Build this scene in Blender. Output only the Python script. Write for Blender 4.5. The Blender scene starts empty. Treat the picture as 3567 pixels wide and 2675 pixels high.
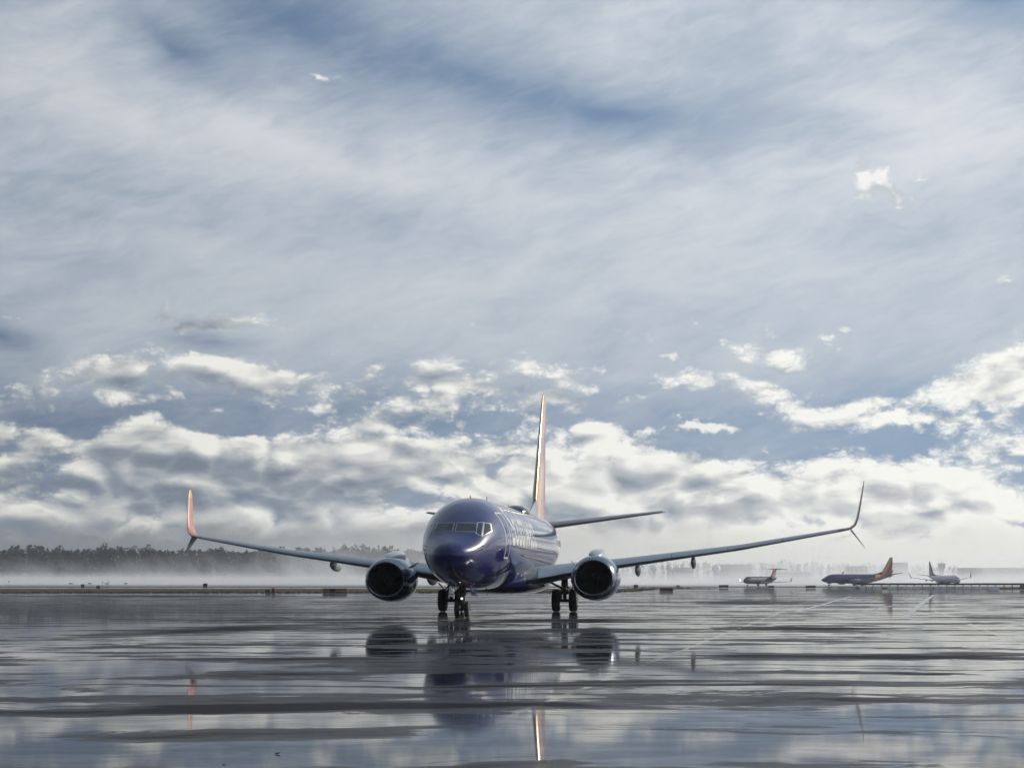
import bpy, bmesh, math, random
from mathutils import Vector, Matrix, noise as mnoise
random.seed(7)
R = math.radians
sc = bpy.context.scene

# ------------------------------------------------------------------ camera, light, exposure
CAM_H, FPX, CX, HY = 1.48, 6400.0, 1783.5, 2027.0        # photo pixels of the 3567 px wide picture
cd = bpy.data.cameras.new('camera'); cam = bpy.data.objects.new('camera', cd)
sc.collection.objects.link(cam); sc.camera = cam
cam.location = (0, 0, CAM_H); cam.rotation_euler = (R(90), 0, 0)
cd.sensor_width = 36; cd.lens = 36*FPX/3567; cd.shift_y = (HY-1337.5)/3567
cd.clip_start = 0.2; cd.clip_end = 30000
HAZE = .00012
SUN_AZ, SUN_EL = 57, 24                                   # degrees right of the view direction / above horizon
sd = bpy.data.lights.new('sun', 'SUN'); sun = bpy.data.objects.new('sun', sd); sc.collection.objects.link(sun)
sd.energy = 3.6; sd.angle = R(0.6); sd.color = (1, .93, .82)
sdir = Vector((math.sin(R(SUN_AZ))*math.cos(R(SUN_EL)), math.cos(R(SUN_AZ))*math.cos(R(SUN_EL)), math.sin(R(SUN_EL))))
sun.rotation_euler = (-sdir).to_track_quat('-Z', 'Y').to_euler()
vs = sc.view_settings; vs.view_transform = 'Standard'; vs.look = 'None'; vs.exposure = 0; vs.gamma = 1; vs.use_curve_mapping = False
sc.cycles.volume_bounces = 1; sc.cycles.max_bounces = 8; sc.cycles.glossy_bounces = 4; sc.cycles.diffuse_bounces = 2
sc.cycles.sample_clamp_indirect = 8; sc.cycles.volume_max_steps = 128

def lin(r, g, b):
    f = lambda c: (c/255/12.92 if c/255 <= .04045 else ((c/255+.055)/1.055)**2.4)
    return (f(r), f(g), f(b), 1)

class NT:                                                  # tiny node-tree writer
    def __init__(s, tree): s.t = tree; tree.nodes.clear()
    def n(s, typ, ins=None, **kw):
        nd = s.t.nodes.new(typ)
        for k, v in kw.items(): setattr(nd, k, v)
        for k, v in (ins or {}).items():
            if v is None: continue
            if isinstance(v, bpy.types.NodeSocket): s.t.links.new(v, nd.inputs[k])
            else: nd.inputs[k].default_value = v
        return nd
    def m(s, op, a, b=None, c=None, clamp=False):
        return s.n('ShaderNodeMath', {0: a, 1: b, 2: c}, operation=op, use_clamp=clamp).outputs[0]
    def v(s, op, a, b=None):
        nd = s.n('ShaderNodeVectorMath', {0: a}, operation=op)
        if b is not None:
            k = 'Scale' if op == 'SCALE' else 1
            if isinstance(b, bpy.types.NodeSocket): s.t.links.new(b, nd.inputs[k])
            else: nd.inputs[k].default_value = b
        return nd.outputs['Value'] if op in ('LENGTH', 'DOT_PRODUCT') else nd.outputs[0]
    def noise(s, vec, scale, detail=5, rough=.5, dist=0, lac=2, col=False):
        nd = s.n('ShaderNodeTexNoise', {'Vector': vec, 'Scale': scale, 'Detail': detail, 'Roughness': rough, 'Distortion': dist, 'Lacunarity': lac})
        return nd.outputs['Color' if col else 0]
    def mix(s, f, a, b, blend='MIX'):
        nd = s.n('ShaderNodeMix', data_type='RGBA', blend_type=blend)
        for i, v in ((0, f), (6, a), (7, b)):
            if isinstance(v, bpy.types.NodeSocket): s.t.links.new(v, nd.inputs[i])
            else: nd.inputs[i].default_value = v
        return nd.outputs[2]
    def ramp(s, x, a, b, lo=0., hi=1., smooth=True):
        return s.n('ShaderNodeMapRange', {'Value': x, 'From Min': a, 'From Max': b, 'To Min': lo, 'To Max': hi},
                   interpolation_type='SMOOTHSTEP' if smooth else 'LINEAR').outputs[0]
    def blob(s, vec, cx, cy, rx, ry, rot, amp, acc=None):    # soft elliptical feature, summed on to acc
        mp = s.n('ShaderNodeMapping', {'Vector': vec, 'Location': (cx, cy, 0), 'Rotation': (0, 0, R(rot)), 'Scale': (rx, ry, 1)}, vector_type='TEXTURE')
        g = s.n('ShaderNodeTexGradient', {'Vector': mp.outputs[0]}, gradient_type='QUADRATIC_SPHERE').outputs['Fac']
        return s.m('MULTIPLY_ADD', g, amp, acc if acc is not None else 0.0)
    def comb(s, x, y, z=0.0): return s.n('ShaderNodeCombineXYZ', {0: x, 1: y, 2: z}).outputs[0]

# ------------------------------------------------------------------ sky
# features are written in units of 100 photo pixels of the half-size picture, turned into angles right of north / above the horizon
w = bpy.data.worlds.new('World'); sc.world = w; w.use_nodes = True
T = NT(w.node_tree)
DIR = T.n('ShaderNodeTexCoord').outputs['Generated']
sep = T.n('ShaderNodeSeparateXYZ', {0: DIR}); dx, dy, dz = sep.outputs
AZ = T.m('ARCTAN2', dx, dy)                                # radians, + to the right
EL = T.m('ARCSINE', dz)
K = FPX/1.6126/100
U = T.m('MULTIPLY_ADD', AZ, K, 11.06)                      # 0..22 across the view
V = T.m('MULTIPLY_ADD', EL, -K, 12.57)                    # 0 top .. 12.58 horizon
warp = T.noise(T.v('MULTIPLY', DIR, (1, 1, 1.6)), 16, 4, .55, col=True)
warp = T.v('SUBTRACT', warp, (.5, .5, .5))
ws = T.n('ShaderNodeSeparateXYZ', {0: warp})
UV = T.comb(T.m('MULTIPLY_ADD', ws.outputs[0], 3.2, U), T.m('MULTIPLY_ADD', ws.outputs[1], 1.7, V))
UVs = T.comb(T.m('MULTIPLY_ADD', ws.outputs[0], 1.3, U), T.m('MULTIPLY_ADD', ws.outputs[1], .7, V))
w2 = T.n('ShaderNodeSeparateXYZ', {0: T.v('SUBTRACT', T.noise(T.v('MULTIPLY', DIR, (1, 1, 1.3)), 62, 3, .62, col=True), (.5, .5, .5))})
UVp = T.comb(T.m('MULTIPLY_ADD', w2.outputs[0], 1.5, T.m('MULTIPLY_ADD', ws.outputs[0], .5, U)), T.m('MULTIPLY_ADD', w2.outputs[1], 1.0, T.m('MULTIPLY_ADD', ws.outputs[1], .3, V)))
# --- high veil: long soft streaks falling to the right
rot = T.n('ShaderNodeVectorRotate', {'Vector': T.v('ADD', DIR, T.v('MULTIPLY', warp, (.03, .03, .02))), 'Axis': (0, 1, 0), 'Angle': R(15)}, rotation_type='AXIS_ANGLE').outputs[0]
hi = T.noise(T.v('MULTIPLY', rot, (1, 1, 2.6)), 5.0, 5, .50, .3)
hi2 = T.noise(T.v('MULTIPLY', rot, (1, 1, 2.4)), 19, 6, .55, .5)
hi3 = T.noise(T.v('MULTIPLY', rot, (1, 1, 4.5)), 44, 5, .62, .4)
hi2 = T.m('MULTIPLY_ADD', T.m('SUBTRACT', hi3, .5), .60, hi2)
hi = T.m('MULTIPLY_ADD', hi2, .50, T.m('MULTIPLY', hi, .45))
hb = None
for f in [  # u, v, ru, rv, rotation, amplitude (positive = veil, negative = blue)
    (6.2,0.9,5.6,2.5,12,-.72),(10.2,1.9,5.0,1.7,12,-.52),(13.4,2.7,4.4,1.1,8,-.62),(3.9,1.5,2.8,.75,32,-.40),
    (21.3,0.6,3.8,1.4,20,-.60),(0.3,0.3,2.4,1.0,0,-.42),(0.2,7.5,1.9,.6,8,-.55),(4.7,7.4,2.0,.42,8,-.42),(6.0,3.3,4.5,.7,22,.22),(19,2.6,4.0,1.0,12,.20),(3,5.0,5,.25,5,-.10),(1.5,4.3,3,.3,4,-.14),(13,8.2,9,.4,0,.1),(18.6,1.3,4.5,1.0,25,.16),(14.5,0.5,3.6,.9,14,.06),
    (3.0,3.0,6.0,1.5,22,.26),(8.8,4.1,6.5,1.3,9,.26),(15.5,4.6,7,1.6,-6,.20),(0.6,2.2,2.6,1.6,0,.16),(20.5,3.6,4.4,2.2,0,.28),
    (18.0,6.0,7,1.8,0,.22),(8,6.2,10,1.8,0,.22),(0.5,5.4,4,1.2,0,.06)]:
    hb = T.blob(UVs, *f, hb)
hi = T.m('ADD', hi, hb)
hi = T.m('SUBTRACT', hi, T.m('ADD', T.ramp(V, 7.6, 9.2, 0, .42), T.ramp(dz, .26, .60, 0, .30)))
hi_f = T.ramp(hi, -.20, .52)
# --- low cumulus
def cum(off, edge=False):
    p = T.v('ADD', DIR, off)
    p = T.v('ADD', p, T.v('MULTIPLY', warp, (.022, .022, .013)))
    a = T.noise(T.v('MULTIPLY', p, (1, 1, 3.1)), 12, 5, .50, .2)
    q = T.v('MULTIPLY', p, (1, 1, 1.7))
    b1 = T.m('ABSOLUTE', T.m('SUBTRACT', T.noise(q, 34, 1, .4), .5))
    base = T.m('MULTIPLY_ADD', b1, .62, a)
    if not edge: return base
    b2 = T.m('ABSOLUTE', T.m('SUBTRACT', T.noise(q, 84, 4, .62), .5))
    return base, T.m('MULTIPLY_ADD', b2, .58, base)
(r0, c0), r1 = cum((0, 0, 0), True), cum((.0045, 0, .0065))
lb = None
for f in [
    (2.6,8.3,1.7,.8,18,.30),(5.8,8.15,3.6,.75,8,.34),
    (4.4,7.1,2.6,.55,-8,.36),(0.3,7.6,1.6,.7,10,-.34),(4.9,7.45,1.2,.38,10,-.34),(5.0,9.25,3.4,.42,6,-.42),(8.8,9.45,1.5,.45,0,-.36),
    (8.6,9.6,1.5,.75,20,.42),(10.0,10.3,1.6,.6,30,.30),(9.6,8.2,1.7,.5,8,.28),(11.6,8.6,2.0,.8,12,.20),
    (10.8,9.2,.9,.5,0,-.34),(12.8,9.4,1.3,.8,10,.34),(15.6,9.4,2.6,1.0,8,-.60),(19.0,9.6,2.4,.8,0,-.30),
    (21.3,8.3,2.6,.9,-12,.42),(20.4,9.2,2.2,.30,0,.16),
    (2.2,9.75,3.0,.5,8,.22),(6.4,10.2,4.2,.6,8,.20),(1,10.5,3,.6,0,.10),(15.5,10.7,6,.7,4,.40),(20,10.9,4,.7,0,.40),(5,10.95,9,.4,0,.2),(12,11.5,14,.7,0,.3)]:
    lb = T.blob(UVs, *f, lb)
pf_ = None
for f in [(6.8,9.0,.80,.30,5,1.3),(5.6,8.85,.6,.30,0,.8),(14.6,8.90,.80,.20,3,1.5),(15.3,9.27,1.3,.26,7,1.6),(17.6,9.06,1.5,.34,3,1.5),(16.5,9.82,.6,.18,3,1.2),
    (18.65,4.05,.6,.85,20,1.5),(19.2,4.55,1.3,.48,36,1.35),(19.9,4.25,.7,.16,5,.7),(6.95,1.95,.75,.22,17,1.2),(21.1,9.95,.7,.4,15,1.1),(17.1,4.10,.6,.18,10,.7),
    (13.7,7.15,1.4,.40,20,.75),(12.4,7.1,.7,.3,12,.6),(11.3,7.55,1.0,.28,15,.6),(9.8,6.9,1.2,.26,2,.65),(17.6,6.9,1.2,.26,10,.6),(12.6,5.85,1.6,.6,25,.42),(15.4,6.3,2.4,.5,10,.40),(10.2,9.4,.25,.2,30,1.2),(4.9,9.5,.5,.16,20,.8)]:
    pf_ = T.blob(UVp, *f, pf_)
pf_ = T.m('MULTIPLY', pf_, T.m('MULTIPLY_ADD', c0, 2.6, -.95))
puff = T.ramp(pf_, .10, .62, 0, .92)
bias = T.m('ADD', T.ramp(V, 6.2, 10.0, -.28, .05, False), T.ramp(V, 5.2, 7.2, -.22, 0))
dens = T.m('ADD', T.m('ADD', c0, lb), bias)
low_f = T.ramp(dens, .47, .64)
relief = T.m('ADD', T.m('MULTIPLY', T.m('SUBTRACT', r0, r1), 3.2), T.m('MULTIPLY', T.m('SUBTRACT', T.m('SUBTRACT', c0, r0), .06), 1.5))
core = T.ramp(dens, .60, .95)                             # thick middles are greyer, the rims lit
light = T.m('ADD', T.m('SUBTRACT', T.m('ADD', relief, .80), T.m('MULTIPLY', core, .28)), T.ramp(AZ, -.30, .28, -.20, .16, False))
lt = None
for f in [(8.9,9.6,1.4,.5,20,.30),(9.9,10.3,1.2,.3,30,.3),(6.8,9.0,.8,.4,0,.22),(18.8,4.3,1,1,0,.6),(15.2,9.2,1.8,.5,0,.45),(17.4,9.05,1.4,.4,0,.45),(6.9,1.95,1,.4,17,.25),
          (7.6,10.6,3.0,.5,3,-.30),(3.6,10.7,2.8,.42,3,-.40),(0.3,10.4,2.4,.6,5,-.50),(4,8.9,3,.35,0,-.25),(10.5,10.5,5,.8,0,.22),(17,10.5,6,.9,0,.20),(14,9.9,5,1.2,0,.14),(12.9,9.35,1.2,.9,0,.25),(5.4,9.95,1.2,.4,10,.12),(2.2,8.3,1.6,.6,12,.22),(5.2,8.1,3,.5,8,.15),(19,11,6,1.3,0,.28),(21,8.2,2,1,0,.25),(4,7.2,2,.5,0,-.2)]:
    lt = T.blob(UVp, *f, lt)
light = T.m('ADD', light, lt, clamp=True)
sky = T.n('ShaderNodeTexSky', sky_type='NISHITA', sun_disc=False, sun_elevation=R(SUN_EL), sun_rotation=R(SUN_AZ), air_density=1.0, dust_density=1.0, ozone_density=2.0).outputs[0]
C = lambda r, g, b: tuple(x*10 for x in lin(r, g, b)[:3])+(1,)
tone = T.mix(T.ramp(U, 2, 20, 0, 1, False), C(104,126,156), C(122,152,186))
blue = T.mix(.84, T.mix(1.0, sky, (.52, .46, .46, 1), 'MULTIPLY'), tone)
veil = T.mix(T.ramp(hi, .30, .85), C(170,182,196), C(215,219,224))
veil = T.mix(T.ramp(V, 3.5, 8, 0, .5, False), veil, C(190,197,204))
colr = T.mix(T.m('MULTIPLY', hi_f, .94), blue, veil)
cl = T.n('ShaderNodeValToRGB', {0: light}); e = cl.color_ramp.elements
e[0].position = 0; e[0].color = C(122,131,144)
e[1].position = 1; e[1].color = C(246,245,238)
for p_, c_ in ((.30, (146,155,166)), (.60, (188,192,194)), (.82, (222,223,218))):
    x = e.new(p_); x.color = C(*c_)
colr = T.mix(T.m('MULTIPLY', low_f, .96), colr, cl.outputs[0])
fogc = T.mix(T.ramp(AZ, -.24, .19, 0, 1), C(122,127,133), C(228,227,217))
fog = T.ramp(T.m('MULTIPLY_ADD', T.m('SUBTRACT', c0, .62), 1.5, V), 11.0, 11.75, 0, .96)
pc = T.mix(T.ramp(T.m('MULTIPLY_ADD', relief, .9, T.m('MULTIPLY', pf_, .5)), .0, .6), C(190,196,202), C(240,240,236))
colr = T.mix(puff, colr, pc)
colr = T.mix(fog, colr, fogc)
# whole-sky brightness swings towards the sun on the right, away from it behind the camera
sdot = T.v('DOT_PRODUCT', DIR, tuple(sdir))
colr = T.v('SCALE', colr, T.ramp(sdot, -.8, .66, .28, 1.07, False))
glow = T.v('SCALE', T.n('ShaderNodeCombineXYZ', {0: 6.0, 1: 5.7, 2: 5.1}).outputs[0], T.m('POWER', T.m('MAXIMUM', sdot, 0.0), 34.0))
colr = T.v('ADD', colr, glow)
bg = T.n('ShaderNodeBackground', {'Color': colr, 'Strength': 0.1})
T.n('ShaderNodeOutputWorld', {0: bg.outputs[0]})
w.cycles.sampling_method = 'MANUAL'; w.cycles.sample_map_resolution = 512

# ------------------------------------------------------------------ helpers
col = sc.collection
def tag(o, label=None, cat=None, group=None, kind=None):
    for k, v in (('label', label), ('category', cat), ('group', group), ('kind', kind)):
        if v: o[k] = v
    return o
def empty(name, loc=(0,0,0), rz=0, **k):
    o = bpy.data.objects.new(name, None); col.objects.link(o); o.location = loc; o.rotation_euler = (0, 0, rz); o.empty_display_size = .5
    return tag(o, **k)
def mesh(name, V_, F_, mat, parent=None, smooth=True, sharp=None):
    me = bpy.data.meshes.new(name); me.from_pydata([tuple(v) for v in V_], [], F_); me.materials.append(mat)
    bm = bmesh.new(); bm.from_mesh(me); bmesh.ops.recalc_face_normals(bm, faces=bm.faces)
    if smooth:
        for f in bm.faces: f.smooth = True
        a = R(sharp or 38)
        for e_ in bm.edges:
            if len(e_.link_faces) == 2 and e_.calc_face_angle(0) > a: e_.smooth = False
    bm.to_mesh(me); bm.free()
    o = bpy.data.objects.new(name, me); col.objects.link(o); o.parent = parent
    return o
class MB:
    def __init__(s): s.V = []; s.F = []
    def add(s, V_, F_):
        k = len(s.V); s.V += [tuple(v) for v in V_]; s.F += [tuple(i+k for i in f) for f in F_]; return s
    def box(s, c, d, rz=0, bev=0):
        x, y, z = (q/2 for q in d); pts = []
        cr, sr = math.cos(rz), math.sin(rz)
        b = bev
        if b:                                             # chamfered along the top
            prof = [(x, y, -z), (x, y, z-b), (x-b, y-b, z)]
        else: prof = [(x, y, -z), (x, y, z)]
        for px, py, pz in prof:
            for sx, sy in ((-1,-1),(1,-1),(1,1),(-1,1)):
                X, Y = sx*px, sy*py; pts.append((c[0]+X*cr-Y*sr, c[1]+X*sr+Y*cr, c[2]+pz))
        n = len(prof); F = [(3,2,1,0), tuple(range((n-1)*4, n*4))]
        for k in range(n-1):
            for i in range(4): j = (i+1) % 4; F.append((k*4+i, k*4+j, k*4+4+j, k*4+4+i))
        return s.add(pts, F)
    def loft(s, rings, caps=True, closed=True):
        n = len(rings[0]); V_ = [p for r in rings for p in r]; F = []
        for k in range(len(rings)-1):
            for i in range(n if closed else n-1):
                j = (i+1) % n; F.append((k*n+i, k*n+j, (k+1)*n+j, (k+1)*n+i))
        if caps and closed: F += [tuple(range(n))[::-1], tuple(range((len(rings)-1)*n, len(rings)*n))]
        return s.add(V_, F)
    def tube(s, pts, rad, n=10, caps=True):
        pts = [Vector(p) for p in pts]; rad = rad if isinstance(rad, (list, tuple)) else [rad]*len(pts); rings = []
        for i, p in enumerate(pts):
            d = (pts[min(i+1, len(pts)-1)]-pts[max(i-1, 0)]).normalized()
            a = d.cross(Vector((0,0,1)) if abs(d.z) < .9 else Vector((1,0,0))).normalized(); b = d.cross(a)
            rings.append([p+(a*math.cos(t)+b*math.sin(t))*rad[i] for t in (2*math.pi*k/n for k in range(n))])
        return s.loft(rings, caps)
    def lathe_x(s, c, prof, n=28):                          # profile (x, r) round the x axis
        return s.loft([[ (c[0]+x, c[1]+r*math.cos(t), c[2]+r*math.sin(t)) for t in (2*math.pi*k/n for k in range(n))] for x, r in prof])
    def lathe_y(s, c, prof, n=40, mod=None, caps=True):
        rings = []
        for y, r in prof:
            rg = []
            for k in range(n):
                t = 2*math.pi*k/n; x, z = r*math.sin(t), r*math.cos(t)
                if mod: x, z = mod(x, z, y)
                rg.append((c[0]+x, c[1]+y, c[2]+z))
            rings.append(rg)
        return s.loft(rings, caps)
    def build(s, name, mat, parent=None, **k): return mesh(name, s.V, s.F, mat, parent, **k)
def interp(tab, s, j):
    if s <= tab[0][0]: return tab[0][j]
    for a, b in zip(tab, tab[1:]):
        if s <= b[0]:
            return a[j]+(b[j]-a[j])*(s-a[0])/(b[0]-a[0])
    return tab[-1][j]
def smooth_tab(tab, n):                                    # Catmull-Rom resample of a profile table
    out = []
    for i in range(len(tab)-1):
        p0, p1, p2, p3 = tab[max(i-1,0)], tab[i], tab[i+1], tab[min(i+2, len(tab)-1)]
        h = p2[0]-p1[0]
        for k in range(n):
            t = k/n; row = [p1[0]+h*t]
            for j in range(1, len(p1)):
                m1 = (p2[j]-p0[j])/max(p2[0]-p0[0], 1e-6)*h; m2 = (p3[j]-p1[j])/max(p3[0]-p1[0], 1e-6)*h
                if i == 0: m1 = (p2[j]-p1[j])
                row.append((2*t**3-3*t*t+1)*p1[j]+(t**3-2*t*t+t)*m1+(-2*t**3+3*t*t)*p2[j]+(t**3-t*t)*m2)
            out.append(tuple(row))
    out.append(tab[-1]); return out

# ------------------------------------------------------------------ materials
def pmat(name, base, rough=.5, metal=0, coat=0, spec=.5, bump=0, bscale=30, var=0, emit=None, estr=0):
    m = bpy.data.materials.new(name); m.use_nodes = True; N = NT(m.node_tree)
    ins = {'Base Color': base, 'Roughness': rough, 'Metallic': metal, 'Coat Weight': coat, 'Coat Roughness': .04, 'Specular IOR Level': spec}
    P = N.n('ShaderNodeTexCoord').outputs['Object']
    if var:
        nz = N.noise(P, 1.7, 6, .6); nz2 = N.noise(N.v('MULTIPLY', P, (1, .25, 2)), 6, 4, .6)
        f = N.m('MULTIPLY_ADD', nz, 1.0, N.m('MULTIPLY', nz2, .6))
        sc_ = N.ramp(f, .45, 1.15, 1-var, 1+var)
        ins['Base Color'] = N.v('SCALE', base[:3] if False else N.n('ShaderNodeRGB').outputs[0], sc_)
        m.node_tree.nodes['RGB' if 'RGB' in m.node_tree.nodes else 'Color'].outputs[0].default_value = base
        ins['Roughness'] = N.ramp(f, .45, 1.15, max(rough-.06, .02), rough+.10)
    if bump:
        nz = N.noise(P, bscale, 5, .6)
        ins['Normal'] = N.n('ShaderNodeBump', {'Height': nz, 'Strength': bump, 'Distance': .02}).outputs[0]
    if emit: ins['Emission Color'] = emit; ins['Emission Strength'] = estr
    b = N.n('ShaderNodeBsdfPrincipled', ins); N.n('ShaderNodeOutputMaterial', {0: b.outputs[0]})
    return m
def paint_mat(name, kind):
    """glossy airliner paint; livery bands follow station (local y) and height (local z)"""
    m = bpy.data.materials.new(name); m.use_nodes = True; N = NT(m.node_tree)
    P = N.n('ShaderNodeTexCoord').outputs['Object']; s_ = N.n('ShaderNodeSeparateXYZ', {0: P})
    y, z = s_.outputs[1], s_.outputs[2]
    navy, gold, red, silver = (.007, .013, .110, 1), (.68, .35, .07, 1), (.36, .045, .045, 1), (.55, .56, .58, 1)
    if kind == 'fuselage' :
        t = N.m('MULTIPLY_ADD', N.m('SUBTRACT', z, 1.3), -.75, y)
        c = N.mix(N.m('GREATER_THAN', t, 25.5), navy, gold)
        c = N.mix(N.m('GREATER_THAN', t, 28.2), c, red)
        pass
    elif kind == 'fin':
        t = N.m('MULTIPLY_ADD', N.m('SUBTRACT', z, 5.2), -.62, y)      # distance behind a line parallel to the leading edge
        c = N.mix(N.m('GREATER_THAN', t, 33.7), gold, silver)
        c = N.mix(N.m('GREATER_THAN', t, 33.95), c, red)
    elif kind == 'winglet':
        c = N.mix(N.m('GREATER_THAN', z, 6.15), (.44, .15, .10, 1), gold)
    elif kind == 'white':
        c = (.80, .81, .82, 1)
        c = N.mix(N.m('LESS_THAN', z, 1.9), c, (.06, .08, .16, 1))
    elif kind == 'blue_fin': c = (.02, .06, .26, 1)
    elif kind == 'navy': c = navy
    if isinstance(c, tuple): c = N.n('ShaderNodeRGB').outputs[0]; c.default_value = {'blue_fin': (.008,.03,.14,1), 'navy': navy}.get(kind, navy)
    dirt = N.noise(N.v('MULTIPLY', P, (1, .3, 1)), 2.2, 7, .62)
    c = N.v('SCALE', c, N.ramp(dirt, .3, .75, 1.08, .86))
    low = N.noise(P, 1.1, 2, .5)                              # faint oil-canning of the skin
    bn = N.n('ShaderNodeBump', {'Height': low, 'Strength': .05, 'Distance': .05}).outputs[0]
    sm = N.m('ABSOLUTE', N.m('SUBTRACT', N.m('FRACT', N.m('DIVIDE', N.m('ADD', y, .85), 1.9)), .5))
    c = N.v('SCALE', c, N.ramp(sm, .0, .012, .45, 1.0))          # skin joints every 1.9 m
    rough = N.ramp(dirt, .3, .8, .30, .42)
    b = N.n('ShaderNodeBsdfPrincipled', {'Base Color': c, 'Roughness': rough, 'Coat Weight': 1.0, 'Coat Roughness': .16 if kind == 'fin' else .38 if kind == 'winglet' else .03, 'Normal': bn, 'Coat Normal': bn, 'Specular IOR Level': .12})
    N.n('ShaderNodeOutputMaterial', {0: b.outputs[0]}); return m
M = dict(
    body=paint_mat('navy_body_paint', 'fuselage'), fin=paint_mat('gold_red_fin_paint', 'fin'), winglet=paint_mat('red_gold_winglet_paint', 'winglet'),
    navy=paint_mat('navy_paint', 'navy'), white=paint_mat('white_body_paint', 'white'), bluefin=paint_mat('blue_fin_paint', 'blue_fin'),
    wing=pmat('grey_wing_paint', (.20,.215,.23,1), .36, coat=.2, var=.18), alu=pmat('bare_aluminium', (.42,.44,.45,1), .34, metal=1, var=.12),
    lip=pmat('polished_inlet_lip', (.26,.28,.31,1), .22, metal=1, var=.1), dark=pmat('dark_metal', (.03,.032,.035,1), .5, metal=.4, var=.3),
    duct=pmat('inlet_duct', (.02,.02,.022,1), .5), blade=pmat('fan_blade', (.03,.03,.035,1), .4, metal=.8),
    tyre=pmat('tyre_rubber', (.012,.012,.013,1), .72, bump=.4), rim=pmat('wheel_rim', (.16,.17,.18,1), .42, metal=.5, var=.2),
    strut=pmat('gear_strut', (.06,.065,.07,1), .42, metal=.2, var=.3), glass=pmat('cockpit_glass', (.006,.007,.008,1), .05, spec=.6, coat=.3),
    frame=pmat('window_frame', (.45,.46,.48,1), .32, metal=.6), letter=pmat('silver_white_lettering', (.66,.68,.66,1), .3, coat=.4),
    pylon=pmat('grey_pylon_paint', (.34,.35,.38,1), .30, coat=.8, var=.1), black=pmat('black_plastic', (.012,.013,.02,1), .22, coat=.5), nozzle=pmat('burnt_nozzle', (.14,.12,.10,1), .4, metal=.9, var=.3),
    lightred=pmat('red_lamp', (.5,.02,.02,1), .3, emit=(1,.08,.05,1), estr=14), lampw=pmat('white_lamp', (.8,.8,.8,1), .2, emit=(1,.97,.9,1), estr=1.3),
    lampg=pmat('green_lamp_glass', (.02,.2,.08,1), .15), cabin=pmat('cabin_window', (.02,.022,.03,1), .08, coat=.5),
)

# ------------------------------------------------------------------ airliner
FUS = smooth_tab([  # station, top, bottom, half width, height of the widest line
 (0,2.66,2.66,.001,2.66),(.05,2.83,2.49,.21,2.66),(.18,2.98,2.35,.39,2.67),(.45,3.14,2.15,.63,2.68),(.9,3.31,1.93,.86,2.72),(1.4,3.52,1.75,1.06,2.78),
 (1.75,3.70,1.66,1.18,2.86),(2.2,3.98,1.57,1.31,2.98),(2.75,4.29,1.48,1.44,3.08),(3.4,4.61,1.41,1.57,3.16),(4.2,4.90,1.35,1.69,3.24),(5.2,5.11,1.30,1.79,3.31),
 (6.5,5.22,1.27,1.86,3.36),(8.5,5.25,1.26,1.88,3.37),(16,5.25,1.26,1.88,3.37),(23,5.25,1.26,1.88,3.37),(25.5,5.25,1.36,1.88,3.38),(28,5.25,1.80,1.82,3.48),(31,5.22,2.50,1.58,3.70),
 (34,5.15,3.30,1.16,4.05),(36.5,5.03,3.98,.66,4.45),(38.2,4.90,4.40,.26,4.64),(38.5,4.82,4.50,.14,4.66)], 4)
class Fuselage:
    def __init__(s, tab): s.t = tab
    def G(s, x, y, z):
        top, bot, hw, zc = (interp(s.t, y, j) for j in (1,2,3,4)); h = (top-zc) if z > zc else (zc-bot)
        return (x/max(hw,1e-4))**2+((z-zc)/max(h,1e-4))**2-1
    def nrm(s, x, y, z):
        e_ = .01; g = Vector((s.G(x+e_,y,z)-s.G(x-e_,y,z), s.G(x,y+.08,z)-s.G(x,y-.08,z), s.G(x,y,z+e_)-s.G(x,y,z-e_)))
        g.y /= 8; return g.normalized()
    def side(s, y, z, sgn=1):
        top, bot, hw, zc = (interp(s.t, y, j) for j in (1,2,3,4)); h = (top-zc) if z > zc else (zc-bot)
        return Vector((sgn*hw*math.sqrt(max(0, 1-((z-zc)/h)**2)), y, z))
    def front(s, x, z):
        a, b = .02, 6.5
        for _ in range(30):
            m_ = (a+b)/2
            if s.G(x, m_, z) > 0: a = m_
            else: b = m_
        return Vector((x, b, z))
    def arc(s, y, a, sgn=1):                                # arc length a (m) above the widest line
        top, bot, hw, zc = (interp(s.t, y, j) for j in (1,2,3,4)); th = a/hw
        h = (top-zc) if th > 0 else (zc-bot)
        return Vector((sgn*hw*math.cos(th), y, zc+h*math.sin(th)))
    def off(s, p, d): return p+s.nrm(*p)*d
    def build(s, mat, parent, n=72, name='fuselage'):
        rings = []
        for row in s.t:
            y, top, bot, hw, zc = row; rg = []
            for k in range(n):
                t = 2*math.pi*k/n; c_, s_ = math.cos(t), math.sin(t)
                rg.append((hw*s_, y, zc+((top-zc) if c_ > 0 else (zc-bot))*c_))
            rings.append(rg)
        return MB().loft(rings).build(name, mat, parent)
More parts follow.
